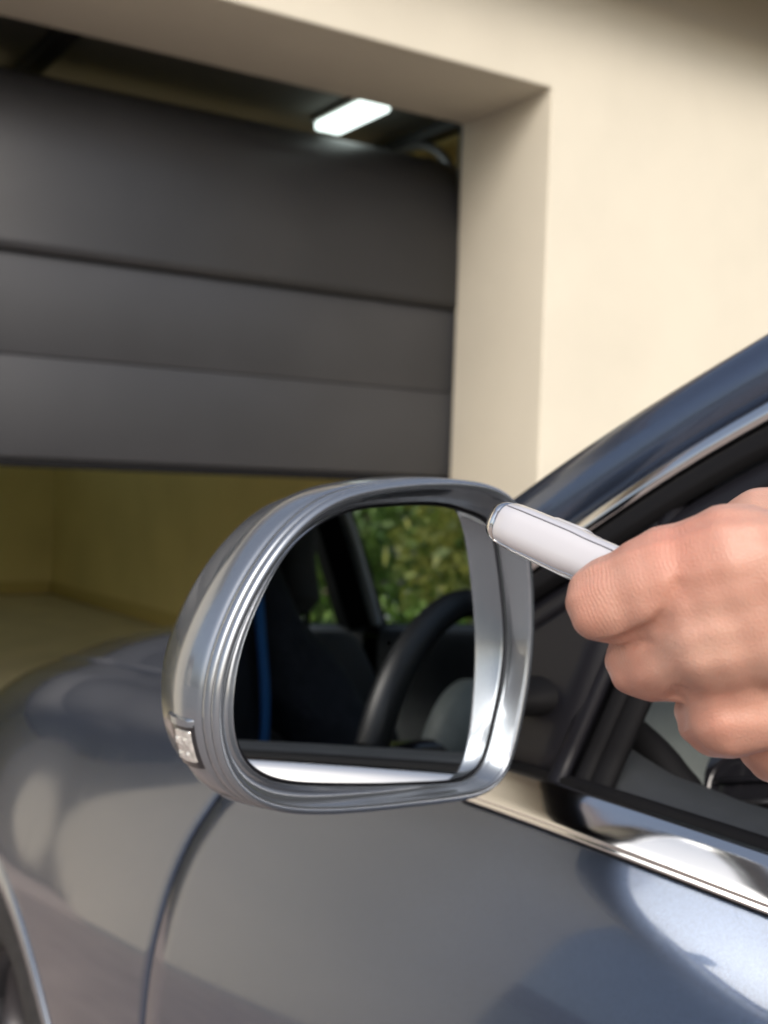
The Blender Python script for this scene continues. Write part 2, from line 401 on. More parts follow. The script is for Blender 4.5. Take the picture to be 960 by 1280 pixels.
# ================================================================== THE CAR
car = empty('car', (-.4, 0, 0), 'dark grey metallic saloon car with chrome window trim, driver window open', 'car')
def cpart(o): return child(o, car)
# body sections: hood (h0..h3) then side (s0..s6), as (y, z) for stations along x
HOOD = {.05:[(0,1.00),(.45,.995),(.80,.992),(.854,.960)], .45:[(0,.998),(.45,.985),(.72,.945),(.805,.914)],
 .80:[(0,.974),(.45,.962),(.69,.925),(.80,.888)], 1.15:[(0,.934),(.45,.926),(.67,.899),(.793,.860)],
 1.5:[(0,.868),(.4,.860),(.61,.834),(.735,.799)], 1.85:[(0,.70),(.33,.695),(.5,.675),(.60,.655)]}
SIDE = {-2.75:[(.70,.90),(.74,.85),(.77,.75),(.78,.62),(.77,.48),(.74,.36),(.70,.25)],
 -2.3:[(.84,.935),(.87,.88),(.90,.79),(.915,.67),(.91,.52),(.89,.36),(.84,.22)],
 -1.5:[(.877,.922),(.90,.872),(.925,.79),(.938,.67),(.935,.52),(.91,.35),(.86,.20)],
 -.6:[(.883,.915),(.912,.869),(.944,.787),(.961,.665),(.952,.52),(.91,.35),(.86,.20)],
 .1:[(.883,.914),(.912,.868),(.944,.785),(.961,.663),(.952,.52),(.91,.35),(.86,.20)],
 .45:[(.862,.893),(.901,.850),(.936,.772),(.956,.658),(.950,.52),(.91,.35),(.86,.20)],
 .80:[(.850,.868),(.893,.828),(.928,.758),(.949,.652),(.944,.52),(.915,.36),(.87,.20)],
 1.15:[(.848,.838),(.896,.797),(.930,.730),(.947,.638),(.941,.52),(.918,.36),(.87,.20)],
 1.5:[(.798,.772),(.852,.728),(.890,.660),(.903,.57),(.898,.46),(.88,.34),(.84,.2)],
 1.85:[(.66,.635),(.70,.60),(.725,.545),(.735,.48),(.73,.40),(.71,.3),(.68,.2)]}
def table(T):
    xs = sorted(T); A = np.array([T[x] for x in xs], float); dx = np.gradient(A, np.array(xs), axis=0)
    def at(x):
        x = min(max(x, xs[0]), xs[-1]); i = max(0, min(len(xs)-2, int(np.searchsorted(xs, x))-1))
        h = xs[i+1]-xs[i]; u = (x-xs[i])/h
        return (2*u**3-3*u**2+1)*A[i]+(u**3-2*u**2+u)*h*dx[i]+(-2*u**3+3*u**2)*A[i+1]+(u**3-u**2)*h*dx[i+1]
    return at
hood_at, side_at = table(HOOD), table(SIDE)
def body(x, t, s=1, inset=0):
    """t 0..3 hood centre to hood edge, 4..10 shoulder to sill"""
    P = np.concatenate([hood_at(x), side_at(x)]) if x > -.2 else np.concatenate([np.repeat(side_at(x)[:1], 4, 0), side_at(x)])
    if x <= -.2: t = max(t, 4); p = crt(list(P[4:]), t-4)
    else: p = crt(list(P), t)
    if inset:
        p2 = crt(list(P[4:]), min(max(t-4, 0)+.02, 6)) if t >= 4 else crt(list(P), t+.02)
        p1 = crt(list(P[4:]), max(t-4, 0)-.0) if t >= 4 else p
        d = p2-p1; n = np.array([-d[1], d[0]]); n = n/(np.linalg.norm(n)+1e-9)
        p = p+n*inset*(1 if n[0] < 0 or n[1] < 0 else -1)
    return (x, p[0]*s, p[1])
SHUT = [(.20,.472),(.62,.472),(.70,.470),(.76,.464),(.80,.455),(.84,.440),(.866,.422),(.884,.402),(.90,.370),(.92,.32)]
def shut(z):
    zs, xs = zip(*SHUT); return float(np.interp(z, zs, xs))
WC, WR = (1.055, .30), .352
def arch(z, side):
    d = WR*WR-(z-WC[1])**2; return WC[0]+side*math.sqrt(max(d, 0)) if z > .0 else WC[0]
def solve(fx, t):
    x = .45
    for _ in range(25): x = .5*x+.5*fx(body(x, t)[2])
    return x
def with_returns(rows, inset=.010, first=True, last=True, s=1):
    """add a small rounded return flange to the first/last row of a panel"""
    def off(r, dx, dy): return [(p[0]+dx, p[1]-dy*s, p[2]) for p in r]
    out = list(rows)
    if first:
        sg = 1 if rows[1][3][0] > rows[0][3][0] else -1
        out = [off(rows[0], 0, inset), off(rows[0], 0, .0025), off(rows[0], sg*.0009, .0007), off(rows[0], sg*.0026, 0)]+out[1:]
    if last:
        sg = 1 if rows[-2][3][0] > rows[-1][3][0] else -1
        out = out[:-1]+[off(rows[-1], sg*.0026, 0), off(rows[-1], sg*.0009, .0007), off(rows[-1], 0, .0025), off(rows[-1], 0, inset)]
    return out
TS = np.concatenate([np.linspace(4.04, 10, 46)])
for s in (1, -1):
    # fender, in two grids joined into one mesh (behind and ahead of the arch top), shoulder to sill
    tf = np.concatenate([np.linspace(3.06, 4, 12)[:-1], np.linspace(4, 7.2, 34)[:-1], np.linspace(7.2, 10, 30)])
    V, F = [], []
    rear = []; front = []
    lim = []
    for t in tf:
        x0 = solve(shut, t)+.0026
        if t < 4: x0 = .16+(x0-.16)*((t-3.06)/.94)**3
        xm = 1.07
        for _ in range(12):
            z = body(xm, t)[2]; xm = .5*xm+.5*(arch(z, -1) if z < WC[1]+WR else 1.07)
        xr = xm; xm = 1.07
        for _ in range(12):
            z = body(xm, t)[2]; xm = .5*xm+.5*(arch(z, 1) if z < WC[1]+WR else 1.07)
        lim.append((x0, xr, xm))
    for u in np.linspace(0, 1, 40):
        rr = []; fr = []
        for t, (x0, xr, xm) in zip(tf, lim):
            rr.append(body(x0+(xr-x0)*u, t, s)); fr.append(body(xm+(1.845-xm)*u, t, s))
        rear.append(rr); front.append(fr)
    rear = with_returns(rear, first=True, last=False, s=s)
    for rows in (rear, front):
        F += gridfaces(len(rows), len(rows[0]), off=len(V)); V += [p for r in rows for p in r]
    if s < 0: F = [f[::-1] for f in F]
    fender = cpart(new('fender', V, F, 'paint'))
    # wheel-arch lip: flat flange turned inwards, reflected light imitated by a paler paint
    rows = []
    for a in np.linspace(R(-12), R(192), 70):
        ca, sa = math.cos(a), math.sin(a); ring = []
        for rr, dy in ((WR+.004, -.006), (WR+.002, .001), (WR-.001, .0035), (WR-.014, .0035), (WR-.026, .002), (WR-.030, -.006), (WR-.030, -.06)):
            x, z = WC[0]+ca*rr, WC[1]+sa*rr; lo, hi = 4., 10.
            for _ in range(22):
                mid = (lo+hi)/2
                if body(x, mid)[2] > z: lo = mid
                else: hi = mid
            y = body(x, lo)[1]
            ring.append((x, (y+dy)*s, z))
        rows.append(ring)
    child(surf('arch_lip', rows, 'mirror_paint', flip=s < 0), fender)
    # liner
    rows = [[(WC[0]+math.cos(a)*(WR-.004), y*s, WC[1]+math.sin(a)*(WR-.004)) for y in (.93, .55)] for a in np.linspace(R(-15), R(195), 30)]
    child(surf('arch_liner', rows, 'rubber'), fender)
# hood
rows = []
for x in np.linspace(.40, 1.848, 44):
    rows.append([body(x, t, 1) for t in np.linspace(3.0, 0, 22)]+[body(x, t, -1) for t in np.linspace(0, 3.0, 22)[1:]])
rows = [[(rows[i][0][0], rows[i][0][1]+.001, rows[i][0][2]-.012)]+rows[i]+[(rows[i][-1][0], rows[i][-1][1]-.001, rows[i][-1][2]-.012)] for i in range(len(rows))]
cpart(surf('hood', rows, 'paint', flip=True))
# front end
rows = []
for k in range(8):
    a = k/7; rows.append([(1.846+.07*math.sin(a*math.pi)*1.0+.03*a*(1-a), y*(1-.06*a), (body(1.85, 3 if abs(y) > .6 else abs(y)/.2)[2])*(1-a)+.2*a) for y in np.linspace(-.66, .66, 20)])
cpart(surf('front_bumper', rows, 'paint'))
# door skins
doors = {}
def door_grid(x_rear, s, front_fn=None, x_front=None):
    rows = []; fx = [solve(front_fn, t)-.0026 if front_fn else x_front for t in TS]
    for u in np.linspace(0, 1, 44):
        r = []
        for t, xf in zip(TS, fx):
            r.append(body(x_rear+(xf-x_rear)*u, t, s))
        rows.append(r)
    return with_returns(rows, s=s)
for s in (1, -1):
    doors['front', s] = cpart(surf('front_door', door_grid(-1.10, s, front_fn=shut), 'paint', flip=s < 0))
    doors['rear', s] = cpart(surf('rear_side', door_grid(-1.50, s, x_front=-1.105), 'paint', flip=s < 0))
    rows = [[body(x, t, s) for t in np.linspace(4, 10, 30)] for x in np.linspace(-2.75, -1.505, 30)]
    cpart(surf('quarter_panel', rows, 'paint', flip=s < 0))
# dark structure behind the shut lines
for s in (1, -1):
    rows = [[(x, (body(x, t)[1]-.016)*s, body(x, t)[2]) for t in np.linspace(4.25, 10, 16)] for x in np.linspace(-1.6, .60, 30)]
    cpart(surf('inner_sill', rows, 'gap', flip=s < 0))
    rows = [[(x, (body(x, t)[1]-.016)*s, body(x, t)[2]-.010) for t in np.linspace(2.8, 4.4, 8)] for x in np.linspace(.12, 1.75, 30)]
    cpart(surf('gutter_channel', rows, 'gap', flip=s < 0))
cpart(box('underbody', (-2.7, -.80, .20), (.72, .80, .26), 'gap', width=0))
cpart(box('bulkhead', (.55, -.80, .22), (.58, .80, .86), 'gap', width=0))
# boot
rows = []
for x in np.linspace(-2.2, -2.75, 12):
    k = (x+2.2)/-.55; P = side_at(x)[0]
    rows.append([(x, P[0]*q, P[1]+.05*(1-abs(q)**2.5)*(1-.5*k)) for q in np.linspace(1, -1, 20)])
cpart(surf('boot_lid', rows, 'paint'))
rows = [[(-2.75-.06*math.sin(a*math.pi), .70*q, .90*(1-a)+.25*a) for q in np.linspace(1, -1, 16)] for a in np.linspace(0, 1, 10)]
cpart(surf('rear_bumper', rows, 'paint'))
# wheels
def wheel(x, s):
    prof = [(.165, .075), (.205, .098), (.262, .108), (.30, .102), (.316, .088), (.32, .06), (.32, -.06), (.315, -.09), (.28, -.105), (.215, -.1)]
    rows = [[(x+r*math.cos(a), s*(.83+w), .32+r*math.sin(a)) for r, w in prof] for a in np.linspace(0, 2*math.pi, 64, endpoint=False)]
    ty = surf('wheel', rows, 'tyre', cu=True, cv=True, flip=s > 0)
    cpart(ty)
    V, F = [], []
    rp = [(.164, .07), (.156, .06), (.15, .03), (.145, -.06)]
    rr = [[(x+r*math.cos(a), s*(.83+w), .32+r*math.sin(a)) for r, w in rp] for a in np.linspace(0, 2*math.pi, 48, endpoint=False)]
    child(surf('rim', rr, 'alloy', cu=True), ty)
    for k in range(5):
        a = k*2*math.pi/5+.3; ca, sa = math.cos(a), math.sin(a)
        p0 = (x+.03*ca, s*.885, .32+.03*sa); p1 = (x+.15*ca, s*.885, .32+.15*sa)
        child(tube('spoke', [p0, p1], [.035, .022], 'alloy', n=8, flat=(1, .5)), ty)
    child(tube('hub', [(x, s*.87, .32), (x, s*.90, .32)], .045, 'alloy', n=20), ty)
for x in (1.07, -1.73):
    for s in (1, -1): wheel(x, s)

# ---- greenhouse: L = lower painted edge of the cant rail / A-pillar, U = its windscreen / roof edge
LN = cr([(.46,.872,.872),(.27,.855,.983),(.088,.830,1.0946),(-.048,.795,1.1773),(-.30,.735,1.298),(-.62,.685,1.375),(-1.05,.655,1.395),(-1.45,.655,1.355),(-1.85,.675,1.225),(-2.2,.72,1.02),(-2.35,.76,.94)], 8)
UN = cr([(.56,.800,.880),(.36,.812,.992),(.160,.800,1.1095),(-.0212,.765,1.2072),(-.27,.69,1.335),(-.60,.62,1.410),(-1.05,.585,1.432),(-1.45,.585,1.395),(-1.85,.61,1.265),(-2.22,.66,1.06),(-2.42,.72,.955)], 8)
def mir(p, s): return (p[0], p[1]*s, p[2])
for s in (1, -1):
    rows = []
    for a, b in zip(LN, UN):
        r = []
        t = np.array([-.85, 0, .5]); w = b-a; nrm = np.array([w[2]*.4+.25, .8, .55]); nrm /= np.linalg.norm(nrm)
        r.append(a-nrm*.014); r.append(a-nrm*.002)
        for k in np.linspace(.03, .97, 12): r.append(a+w*k+nrm*(.017*(1-(2*k-1)**2)**.8))
        r.append(b-nrm*.004); r.append(b-nrm*.016)
        rows.append([mir(p, s) for p in r])
    rail = cpart(surf('roof_pillar', rows, 'paint', flip=s > 0))
    # dark gap + chrome strip + rubber frame below it
    def ribbon(name, d0, d1, out, m, bulge=0, i0=0, i1=None):
        rows = []
        for i in range(i0, i1 or len(LN)):
            a = LN[i]; tng = LN[min(i+1, len(LN)-1)]-LN[max(i-1, 0)]; tng /= np.linalg.norm(tng)
            # downwards inside the window plane, which leans with the pillar
            dn = np.cross(tng, np.array([.1, .88, .45])); dn /= np.linalg.norm(dn)
            if dn[2] > 0: dn = -dn
            nr = np.array([.05, .9, .42]); r = []
            for k in np.linspace(0, 1, 6):
                r.append(mir(a+dn*(d0+(d1-d0)*k)+nr*(out+bulge*math.sin(math.pi*k)), s))
            rows.append([mir(np.array(mir(r[0], s))-nr*.008, s)]+r+[mir(np.array(mir(r[-1], s))-nr*.008, s)])
        return surf(name, rows, m, flip=s > 0)
    child(ribbon('gap_seal', -.004, .012, -.008, 'gap'), rail)
    child(ribbon('chrome_strip', .0070, .0185, -.001, 'chrome', .0012, 6, 73), rail)
    child(ribbon('rubber_frame', .021, .036, -.006, 'rubber', .002, 6, 73), rail)
    child(ribbon('window_frame', .036, .054, -.016, 'black_plastic', .002, 6, 73), rail)
    # inner pillar trim
    rows = [[mir(a+np.array([0, -.02, -.035]), s), mir((a+b)/2+np.array([0, -.045, -.03]), s), mir(b+np.array([0, -.03, -.012]), s)] for a, b in zip(LN, UN)]
    child(surf('pillar_trim', rows, 'headliner'), rail)
# roof + glass between the two U curves
def cross(i, bulge, n=22, dz=0, inset=0):
    p = UN[i]; return [(p[0]+bulge*.55*(1-(q*q)), (p[1]-inset)*q, p[2]+dz+bulge*.25*(1-q*q)) for q in np.linspace(1, -1, n)]
cpart(surf('windscreen', [cross(i, .16, inset=.012, dz=-.004) for i in range(2, 36)], 'window_glass'))
cpart(surf('roof', [cross(i, .12*(1-(k/22)*.9)+0*k, dz=-.002) for k, i in enumerate(range(35, 58))], 'paint', flip=True))
cpart(surf('headlining', [cross(i, .12*(1-(k/22)*.9), dz=-.03, inset=.02) for k, i in enumerate(range(34, 60))], 'headliner'))
cpart(surf('rear_window', [cross(i, -.10*((k)/14), inset=.012, dz=-.004) for k, i in enumerate(range(57, 77))], 'window_glass'))
# ---- belt trim, window rubbers, door cards on both sides
BT = [(.870,.9135),(.8885,.9150),(.8903,.9160),(.8900,.9175),(.8885,.9180),(.8890,.9186),(.8908,.9194),(.8896,.9212),(.8868,.9244),(.8830,.9284),(.8786,.9330),(.8742,.9368),(.8705,.9384),(.866,.9375)]
def beltx(x): return body(x, 4)[1]-.883, body(x, 4)[2]-.914
for s in (1, -1):
    for key, x0, x1 in (('front', -1.10, .115), ('rear', -1.50, -1.11)):
        xs = np.linspace(x0, x1, 24)
        rows = [[(x, (y+beltx(x)[0])*s, z+beltx(x)[1]) for y, z in BT] for x in xs]
        dpar = doors[key, s]
        child(surf('belt_trim', rows, 'chrome', flip=s > 0, caps=False), dpar)
        rub = [(.888,.9148),(.880,.9155),(.872,.9150)]
        rows = [[(x, (y+beltx(x)[0])*s, z+beltx(x)[1]) for y, z in [(.885,.9125),(.8872,.9138),(.884,.9152),(.870,.9152)]] for x in xs]
        child(surf('trim_seal', rows, 'gap', flip=s > 0), dpar)
        rows = [[(x, (y+beltx(x)[0])*s, z+beltx(x)[1]) for y, z in [(.869,.930),(.8675,.9405),(.863,.9425),(.858,.9405),(.855,.934),(.853,.928)]] for x in xs]
        child(surf('window_rubber', rows, 'rubber', flip=s > 0), dpar)
        rows = []
        for x in np.linspace(x0+.03, min(x1, .09)+.0, 26):
            b = max(0, (x+.03)/.11)**1.4*.030-.013
            rows.append([(x, (y+beltx(x)[0])*s, z+beltx(x)[1]) for y, z in
                [(.851,.925),(.850,.938+b*.3),(.845,.9465+b*.7),(.832,.953+b),(.815,.954+b),(.798,.948+b*.9),(.786,.932+b*.5),(.778,.90),(.772,.82),(.764,.74),(.742,.715),(.735,.69),(.762,.66),(.768,.45),(.76,.28)]])
        child(surf('door_card', rows, 'card_plastic', flip=s > 0, sharp=50), dpar)
# glass in the closed windows (the driver's own window is down)
def glass(name, i0, i1, xmin, xmax, s, par, belt=.935):
    rows = []
    for i in range(i0, min(i1, len(LN))):
        a = LN[i]
        if a[0] < xmin or a[0] > xmax: continue
        top = a+np.array([0, -.012, -.03]); bot = np.array([a[0], .862, belt])
        if top[2] < belt: continue
        rows.append([mir(bot+(top-bot)*k+np.array([0, .012*math.sin(math.pi*k), 0]), s) for k in np.linspace(0, 1, 8)])
    child(surf(name, rows, 'window_glass'), par)
glass('window_glass', 0, 90, -1.13, .26, -1, doors['front', -1])
glass('window_glass', 0, 90, -1.85, -1.20, -1, doors['rear', -1])
glass('window_glass', 0, 90, -1.85, -1.20, 1, doors['rear', 1])
# B and C pillars
for s in (1, -1):
    for xb, xt, w in ((-1.15, -1.17, .11), (-1.75, -1.80, .16)):
        top = min(LN, key=lambda p: abs(p[0]-xt)); rows = []
        for k in np.linspace(0, 1, 10):
            c = np.array([xb, .876, .935])*(1-k)+(top+np.array([0, .004, -.006]))*k
            ww = w*(1-.15*k)
            rows.append([mir(c+np.array([dx*ww, dy, 0]), s) for dx, dy in ((.5, -.05), (.5, -.004), (.42, .002), (-.42, .002), (-.5, -.004), (-.5, -.05), (0, -.09), (.5, -.05))])
        cpart(surf('door_pillar', rows, 'rubber' , flip=s > 0, sharp=40))
    # pale weather strip on the B-pillar inside
    top = min(LN, key=lambda p: abs(p[0]+1.17))
    a = np.array([-1.085, .80, .95]); b = top+np.array([.055, -.05, -.05])
    cpart(tube('pillar_welt', [mir(a, s), mir((a+b)/2+np.array([.01, 0, 0]), s), mir(b, s)], .012, 'welt_grey', n=10))
# sail panel (mirror triangle) and the front window channel
def sail(s, par):
    A = np.array([.0015, .812, 1.118]); B = np.array([.040, .868, .9375]); Cc = np.array([.315, .862, .9375]); rows = []
    for k in np.linspace(0, 1, 14):
        lo = B+(Cc-B)*k
        top = A+(Cc-A)*k
        rows.append([mir(lo+(top-lo)*q+np.array([0, .006*math.sin(math.pi*q)*(1-k), 0]), s) for q in np.linspace(0, 1, 10)])
    o = child(surf('sail_panel', rows, 'black_plastic', flip=s > 0, thick=.02), par)
    for off, rad, m in ((0, .0050, 'black_plastic'), (-.017, .0045, 'rubber'), (-.030, .006, 'rubber')):
        p0 = A+np.array([off*.9-.001, -.004+off*.35, .004+off*.1]); p1 = B+np.array([off*.9, .0+off*.35, .0])
        child(tube('window_channel', [mir(p0+(p1-p0)*k, s) for k in np.linspace(0, 1, 8)], rad, m, n=10, flat=(1, 1.5)), par)
for s in (1, -1): sail(s, doors['front', s])

# ---- exterior mirror on the driver's door
MC = Vector((-.0028, 1.0287, 1.0319))
RIM = [(-0.0042,0.0834),(0.0113,0.0803),(0.0248,0.0777),(0.0378,0.0708),(0.054,0.0587),(0.0628,0.0477),(0.0748,0.0325),(0.0832,0.0148),(0.0902,-0.0),(0.0931,-0.0137),(0.0943,-0.0271),(0.0921,-0.0402),(0.0882,-0.0531),(0.0817,-0.0643),(0.0707,-0.0715),(0.0548,-0.0772),(0.0283,-0.0813),(0.0041,-0.0838),(-0.0337,-0.086),(-0.0742,-0.0882),(-0.0909,-0.0876),(-0.1014,-0.083),(-0.1086,-0.0712),(-0.1152,-0.047),(-0.1212,-0.0224),(-0.1227,-0.0005),(-0.1208,0.0228),(-0.1158,0.0543),(-0.1102,0.0728),(-0.1021,0.0798),(-0.0887,0.0847),(-0.0698,0.0872),(-0.0449,0.0874),(-0.0258,0.0857)]
GLS = [(0.0046,0.0704),(0.0233,0.0653),(0.041,0.0573),(0.0549,0.0458),(0.0662,0.0305),(0.0752,0.0154),(0.0821,-0.0009),(0.0851,-0.0196),(0.0855,-0.0326),(0.0817,-0.0457),(0.0742,-0.0538),(0.0538,-0.0621),(-0.0021,-0.0715),(-0.0446,-0.0769),(-0.0762,-0.0802),(-0.0905,-0.0782),(-0.0985,-0.0693),(-0.106,-0.0494),(-0.1135,-0.028),(-0.1174,-0.0059),(-0.1156,0.0133),(-0.1107,0.0408),(-0.1047,0.0643),(-0.0995,0.0665),(-0.0874,0.0689),(-0.0634,0.0732),(-0.037,0.0734)]
NR = 220
def resample(P, c, n=NR, smooth=2):
    Q = [np.array(p) for p in P]; Q = cr([Q[-1]]+Q+[Q[0], Q[1]], 8)[8:-8]
    ang = np.unwrap(np.array([math.atan2(q[1]-c[1], q[0]-c[0]) for q in Q])); Q = np.array(Q)
    if ang[-1] < ang[0]: ang = ang[::-1]; Q = Q[::-1]
    th = np.linspace(0, 2*math.pi, n, endpoint=False); out = []
    a3 = np.concatenate([ang-2*math.pi, ang, ang+2*math.pi]); a3 = np.concatenate([a3-2*math.pi, a3+4*math.pi-0]) if False else a3
    Q3 = np.concatenate([Q, Q, Q]); o = np.argsort(a3); a3, Q3 = a3[o], Q3[o]
    base = np.stack([np.interp(th, a3, Q3[:, 0]), np.interp(th, a3, Q3[:, 1])], 1)
    for _ in range(smooth): base = (np.roll(base, 1, 0)+2*base+np.roll(base, -1, 0))/4
    return base
rimP = resample(RIM, (-.01, 0), smooth=26); glsP = resample(GLS, (-.02, -.004), smooth=14)
def fair(P, n):      # even out the long flanks, leave the two inboard corners alone
    w = np.clip((P[:, 0]+.075)/.03, 0, 1)[:, None]
    w = np.maximum(w, np.clip((.055-np.abs(P[:, 1]))/.02, 0, 1)[:, None])
    for _ in range(n): P = P*(1-w)+w*(np.roll(P, 1, 0)+2*P+np.roll(P, -1, 0))/4
    return P
rimP = fair(rimP, 40); glsP = fair(glsP, 12)
tn = np.roll(rimP, -1, 0)-np.roll(rimP, 1, 0); rimN = np.stack([tn[:, 1], -tn[:, 0]], 1); rimN /= np.linalg.norm(rimN, axis=1)[:, None]
for _ in range(16): rimN = (np.roll(rimN, 1, 0)+2*rimN+np.roll(rimN, -1, 0))/4
ar, GYAW, GPITCH = R(8), R(13.6), R(2.6)
er = Vector((-math.sin(ar), math.cos(ar), 0)); nf = Vector((math.cos(ar), math.sin(ar), 0)); ez = Vector((0, 0, 1))
def rimpt(k, off, s):        # contour point k, pushed outwards by off and forwards by s
    p = rimP[k]+rimN[k]*off; return MC+er*p[0]+ez*p[1]+nf*s
gn = Vector((-math.cos(GYAW)*math.cos(GPITCH), -math.sin(GYAW)*math.cos(GPITCH), math.sin(GPITCH)))
ge = Vector((-math.sin(GYAW), math.cos(GYAW), 0)); gz = ge.cross(gn)*-1
if gz.z < 0: gz = -gz
GC = MC+Vector((.010, 0, 0))
def glspt(k, sc=1, dep=0):
    p = glsP[k]; return GC+ge*(p[0]+(.02)*(1-sc)*-1 if False else p[0]*sc-.02*(1-sc))+gz*(p[1]*sc)-gn*dep
# shell
mid = np.array([-.015, 0.0])
wgt = np.clip((rimN[:, 0]+.35)/1.0, 0, 1)**.8
rows = []
def scaled(k, sc, off, s):
    p = (rimP[k]+rimN[k]*off-mid)*sc+mid; return MC+er*p[0]+ez*p[1]+nf*s
for s_, off, sc in ((.0048,-.0030,1),(.0051,-.0008,1),(.0058,.0002,1),(.0080,.0006,1),(.0100,.0008,1),(.0105,.0001,1),(.0114,.0001,1),(.0119,.0010,1),(.0150,.0016,1),(.019,.0024,1),(.026,.0028,1),(.034,.0018,1),(.044,-.002,1),(.056,-.003,.985),(.070,-.006,.94),(.084,-.008,.86),(.096,-.008,.74),(.106,-.008,.56),(.112,-.006,.34),(.114,0,.02)):
    rows.append([scaled(k, sc, off*(.04+.96*wgt[k]) if off > 0 else off, s_) for k in range(NR)])
mirror_shell = cpart(surf('side_mirror', rows, 'mirror_paint', cv=True, flip=True))
mirror_shell['label'] = 'silver grey door mirror showing the cabin in its glass'
# bezel ring with its rolled lip and the funnel down to the glass
rows = [[rimpt(k, o, s_) for k in range(NR)] for s_, o in ((.0058,-.0032),(.0050,-.0010),(.0036,-.0002),(.0020,-.0002),(.0008,-.0009),(.0001,-.0021),(0,-.0034),(.0005,-.0044),(.0012,-.0050))]
last = rows[-1]
for q, bow in ((.06, .0003), (.25, .0010), (.5, .0014), (.75, .0010), (.94, .0002), (1.0, 0)):
    r = []
    for k in range(NR):
        # nearest glass point along the same bearing
        gpt = glspt(k, 1.012, -.003); p = last[k].lerp(gpt, q); r.append(p+nf*bow*1.5)
    rows.append(r)
rows.append([glspt(k, 1.004, .006) for k in range(NR)])
child(surf('bezel', rows, 'mirror_paint', cv=True, flip=True), mirror_shell)
rows = [[glspt(k, 1.02, .002) for k in range(NR)], [glspt(k, .99, .010) for k in range(NR)], [glspt(k, .02, .012) for k in range(NR)]]
child(surf('glass_backing', rows, 'gap', cv=True, flip=True), mirror_shell)
V = [GC-gn*.0+ge*-.02]; 
rows = [[glspt(k, sc, 0) for k in range(NR)] for sc in (.985, .5, .01)]
mg = child(surf('mirror_glass', rows, 'mirror_glass', cv=True, flip=True), mirror_shell)
rows = [[glspt(k, 1.0, .006) for k in range(NR)], [glspt(k, 1.0, .0005) for k in range(NR)], [glspt(k, .995, -.0006) for k in range(NR)], [glspt(k, .985, .0002) for k in range(NR)]]
child(surf('glass_edge', rows, 'black_plastic', cv=True, flip=True), mirror_shell)
# arm to the sail panel
child(tube('mirror_arm', [(.075, .85, .985), (.080, .90, .983), (.080, .96, .99)], [.018, .014, .018], 'rubber', n=16, flat=(1.3, .7)), mirror_shell)
# indicator lens wrapped round the outer end
KS = np.arange(0, NR, .25)
def rim_f(k):
    k0 = int(k) % NR; u = k-int(k); k1 = (k0+1) % NR
    n = rimN[k0]*(1-u)+rimN[k1]*u; return rimP[k0]*(1-u)+rimP[k1]*u, n/np.linalg.norm(n)
def on_shell(k, lift, s_):
    p, n = rim_f(k); q = p+n*(float(np.interp(s_, (.0100,.0119,.0150,.019,.026,.034,.044), (.0008,.0010,.0016,.0024,.0028,.0018,-.002)))+lift)
    return MC+er*q[0]+ez*q[1]+nf*s_
def band(z0, z1):
    ks = [k for k in KS if rim_f(k)[0][0] > .05 and z0 < rim_f(k)[0][1] < z1]; return sorted(ks, key=lambda k: rim_f(k)[0][1])
def patch(name, z0, z1, s0, s1, lift, m, par):
    kk = band(z0, z1); ss = np.linspace(s0, s1, 12); rows = []
    for i, k in enumerate(kk):
        e = i in (0, len(kk)-1)
        rows.append([on_shell(k, -.001 if (e or j in (0, 11)) else lift, s_) for j, s_ in enumerate(ss)])
    return child(surf(name, rows, m, sharp=60), par)
sl = patch('turn_signal', -.0535, -.0315, .0145, .040, .0010, 'black_gloss', mirror_shell)
sl['label'] = 'small clear indicator lens on the outer end of the mirror'
patch('lens', -.0505, -.0345, .0165, .0305, .0020, 'lens_clear', sl)
patch('lens_cap', -.0345, -.0290, .0150, .042, .0020, 'mirror_paint', sl)
for zz in (-.0462, -.0398):
    for sx in (.0205, .0265):
        k = min(KS, key=lambda k: abs(rim_f(k)[0][1]-zz)+(1 if rim_f(k)[0][0] < .05 else 0))
        p, n2 = rim_f(k); nrm = er*n2[0]+ez*n2[1]; c = on_shell(k, .0020, sx); a = nf*.0022; b = (on_shell(k+.5, .002, sx)-c).normalized()*.0021
        child(new('facet', [c-a-b, c+a-b, c+a+b, c-a+b, c-a*.5-b*.5+nrm*.0011, c+a*.5-b*.5+nrm*.0011, c+a*.5+b*.5+nrm*.0011, c-a*.5+b*.5+nrm*.0011],
            [(0,1,5,4),(1,2,6,5),(2,3,7,6),(3,0,4,7),(4,5,6,7)], 'lens_clear', smooth=False), sl)

# ---- cabin
def lathe(name, c, axis, prof, m, n=48, par=None):
    ax = Vector(axis).normalized(); a = ax.orthogonal().normalized(); b = ax.cross(a)
    rows = [[Vector(c)+ax*h+(a*math.cos(t)+b*math.sin(t))*r for r, h in prof] for t in np.linspace(0, 2*math.pi, n, endpoint=False)]
    return surf(name, rows, m, par, cu=True)
# dashboard: profile swept across the cabin
dp = [(.06,.62),(.045,.70),(.055,.80),(.060,.86),(.062,.895),(.070,.920),(.090,.942),(.125,.957),(.19,.966),(.30,.955),(.50,.915),(.50,.62)]
rows = []
for y in np.linspace(.765, -.765, 60):
    hump = .055*math.exp(-((y-.37)/.17)**4); e = max(0, abs(y)-.70)/.065
    rows.append([(x+(.03*e*e if x < .3 else 0)-hump*.9*(.8 < z < .97 and x < .2), y, z+hump*(1 if z > .9 and x < .35 else 0)*.55-.012*e*e*(z > .9)) for x, z in cr(dp, 4)])
dash = cpart(surf('dashboard', rows, 'grey_plastic', caps=True, flip=False))
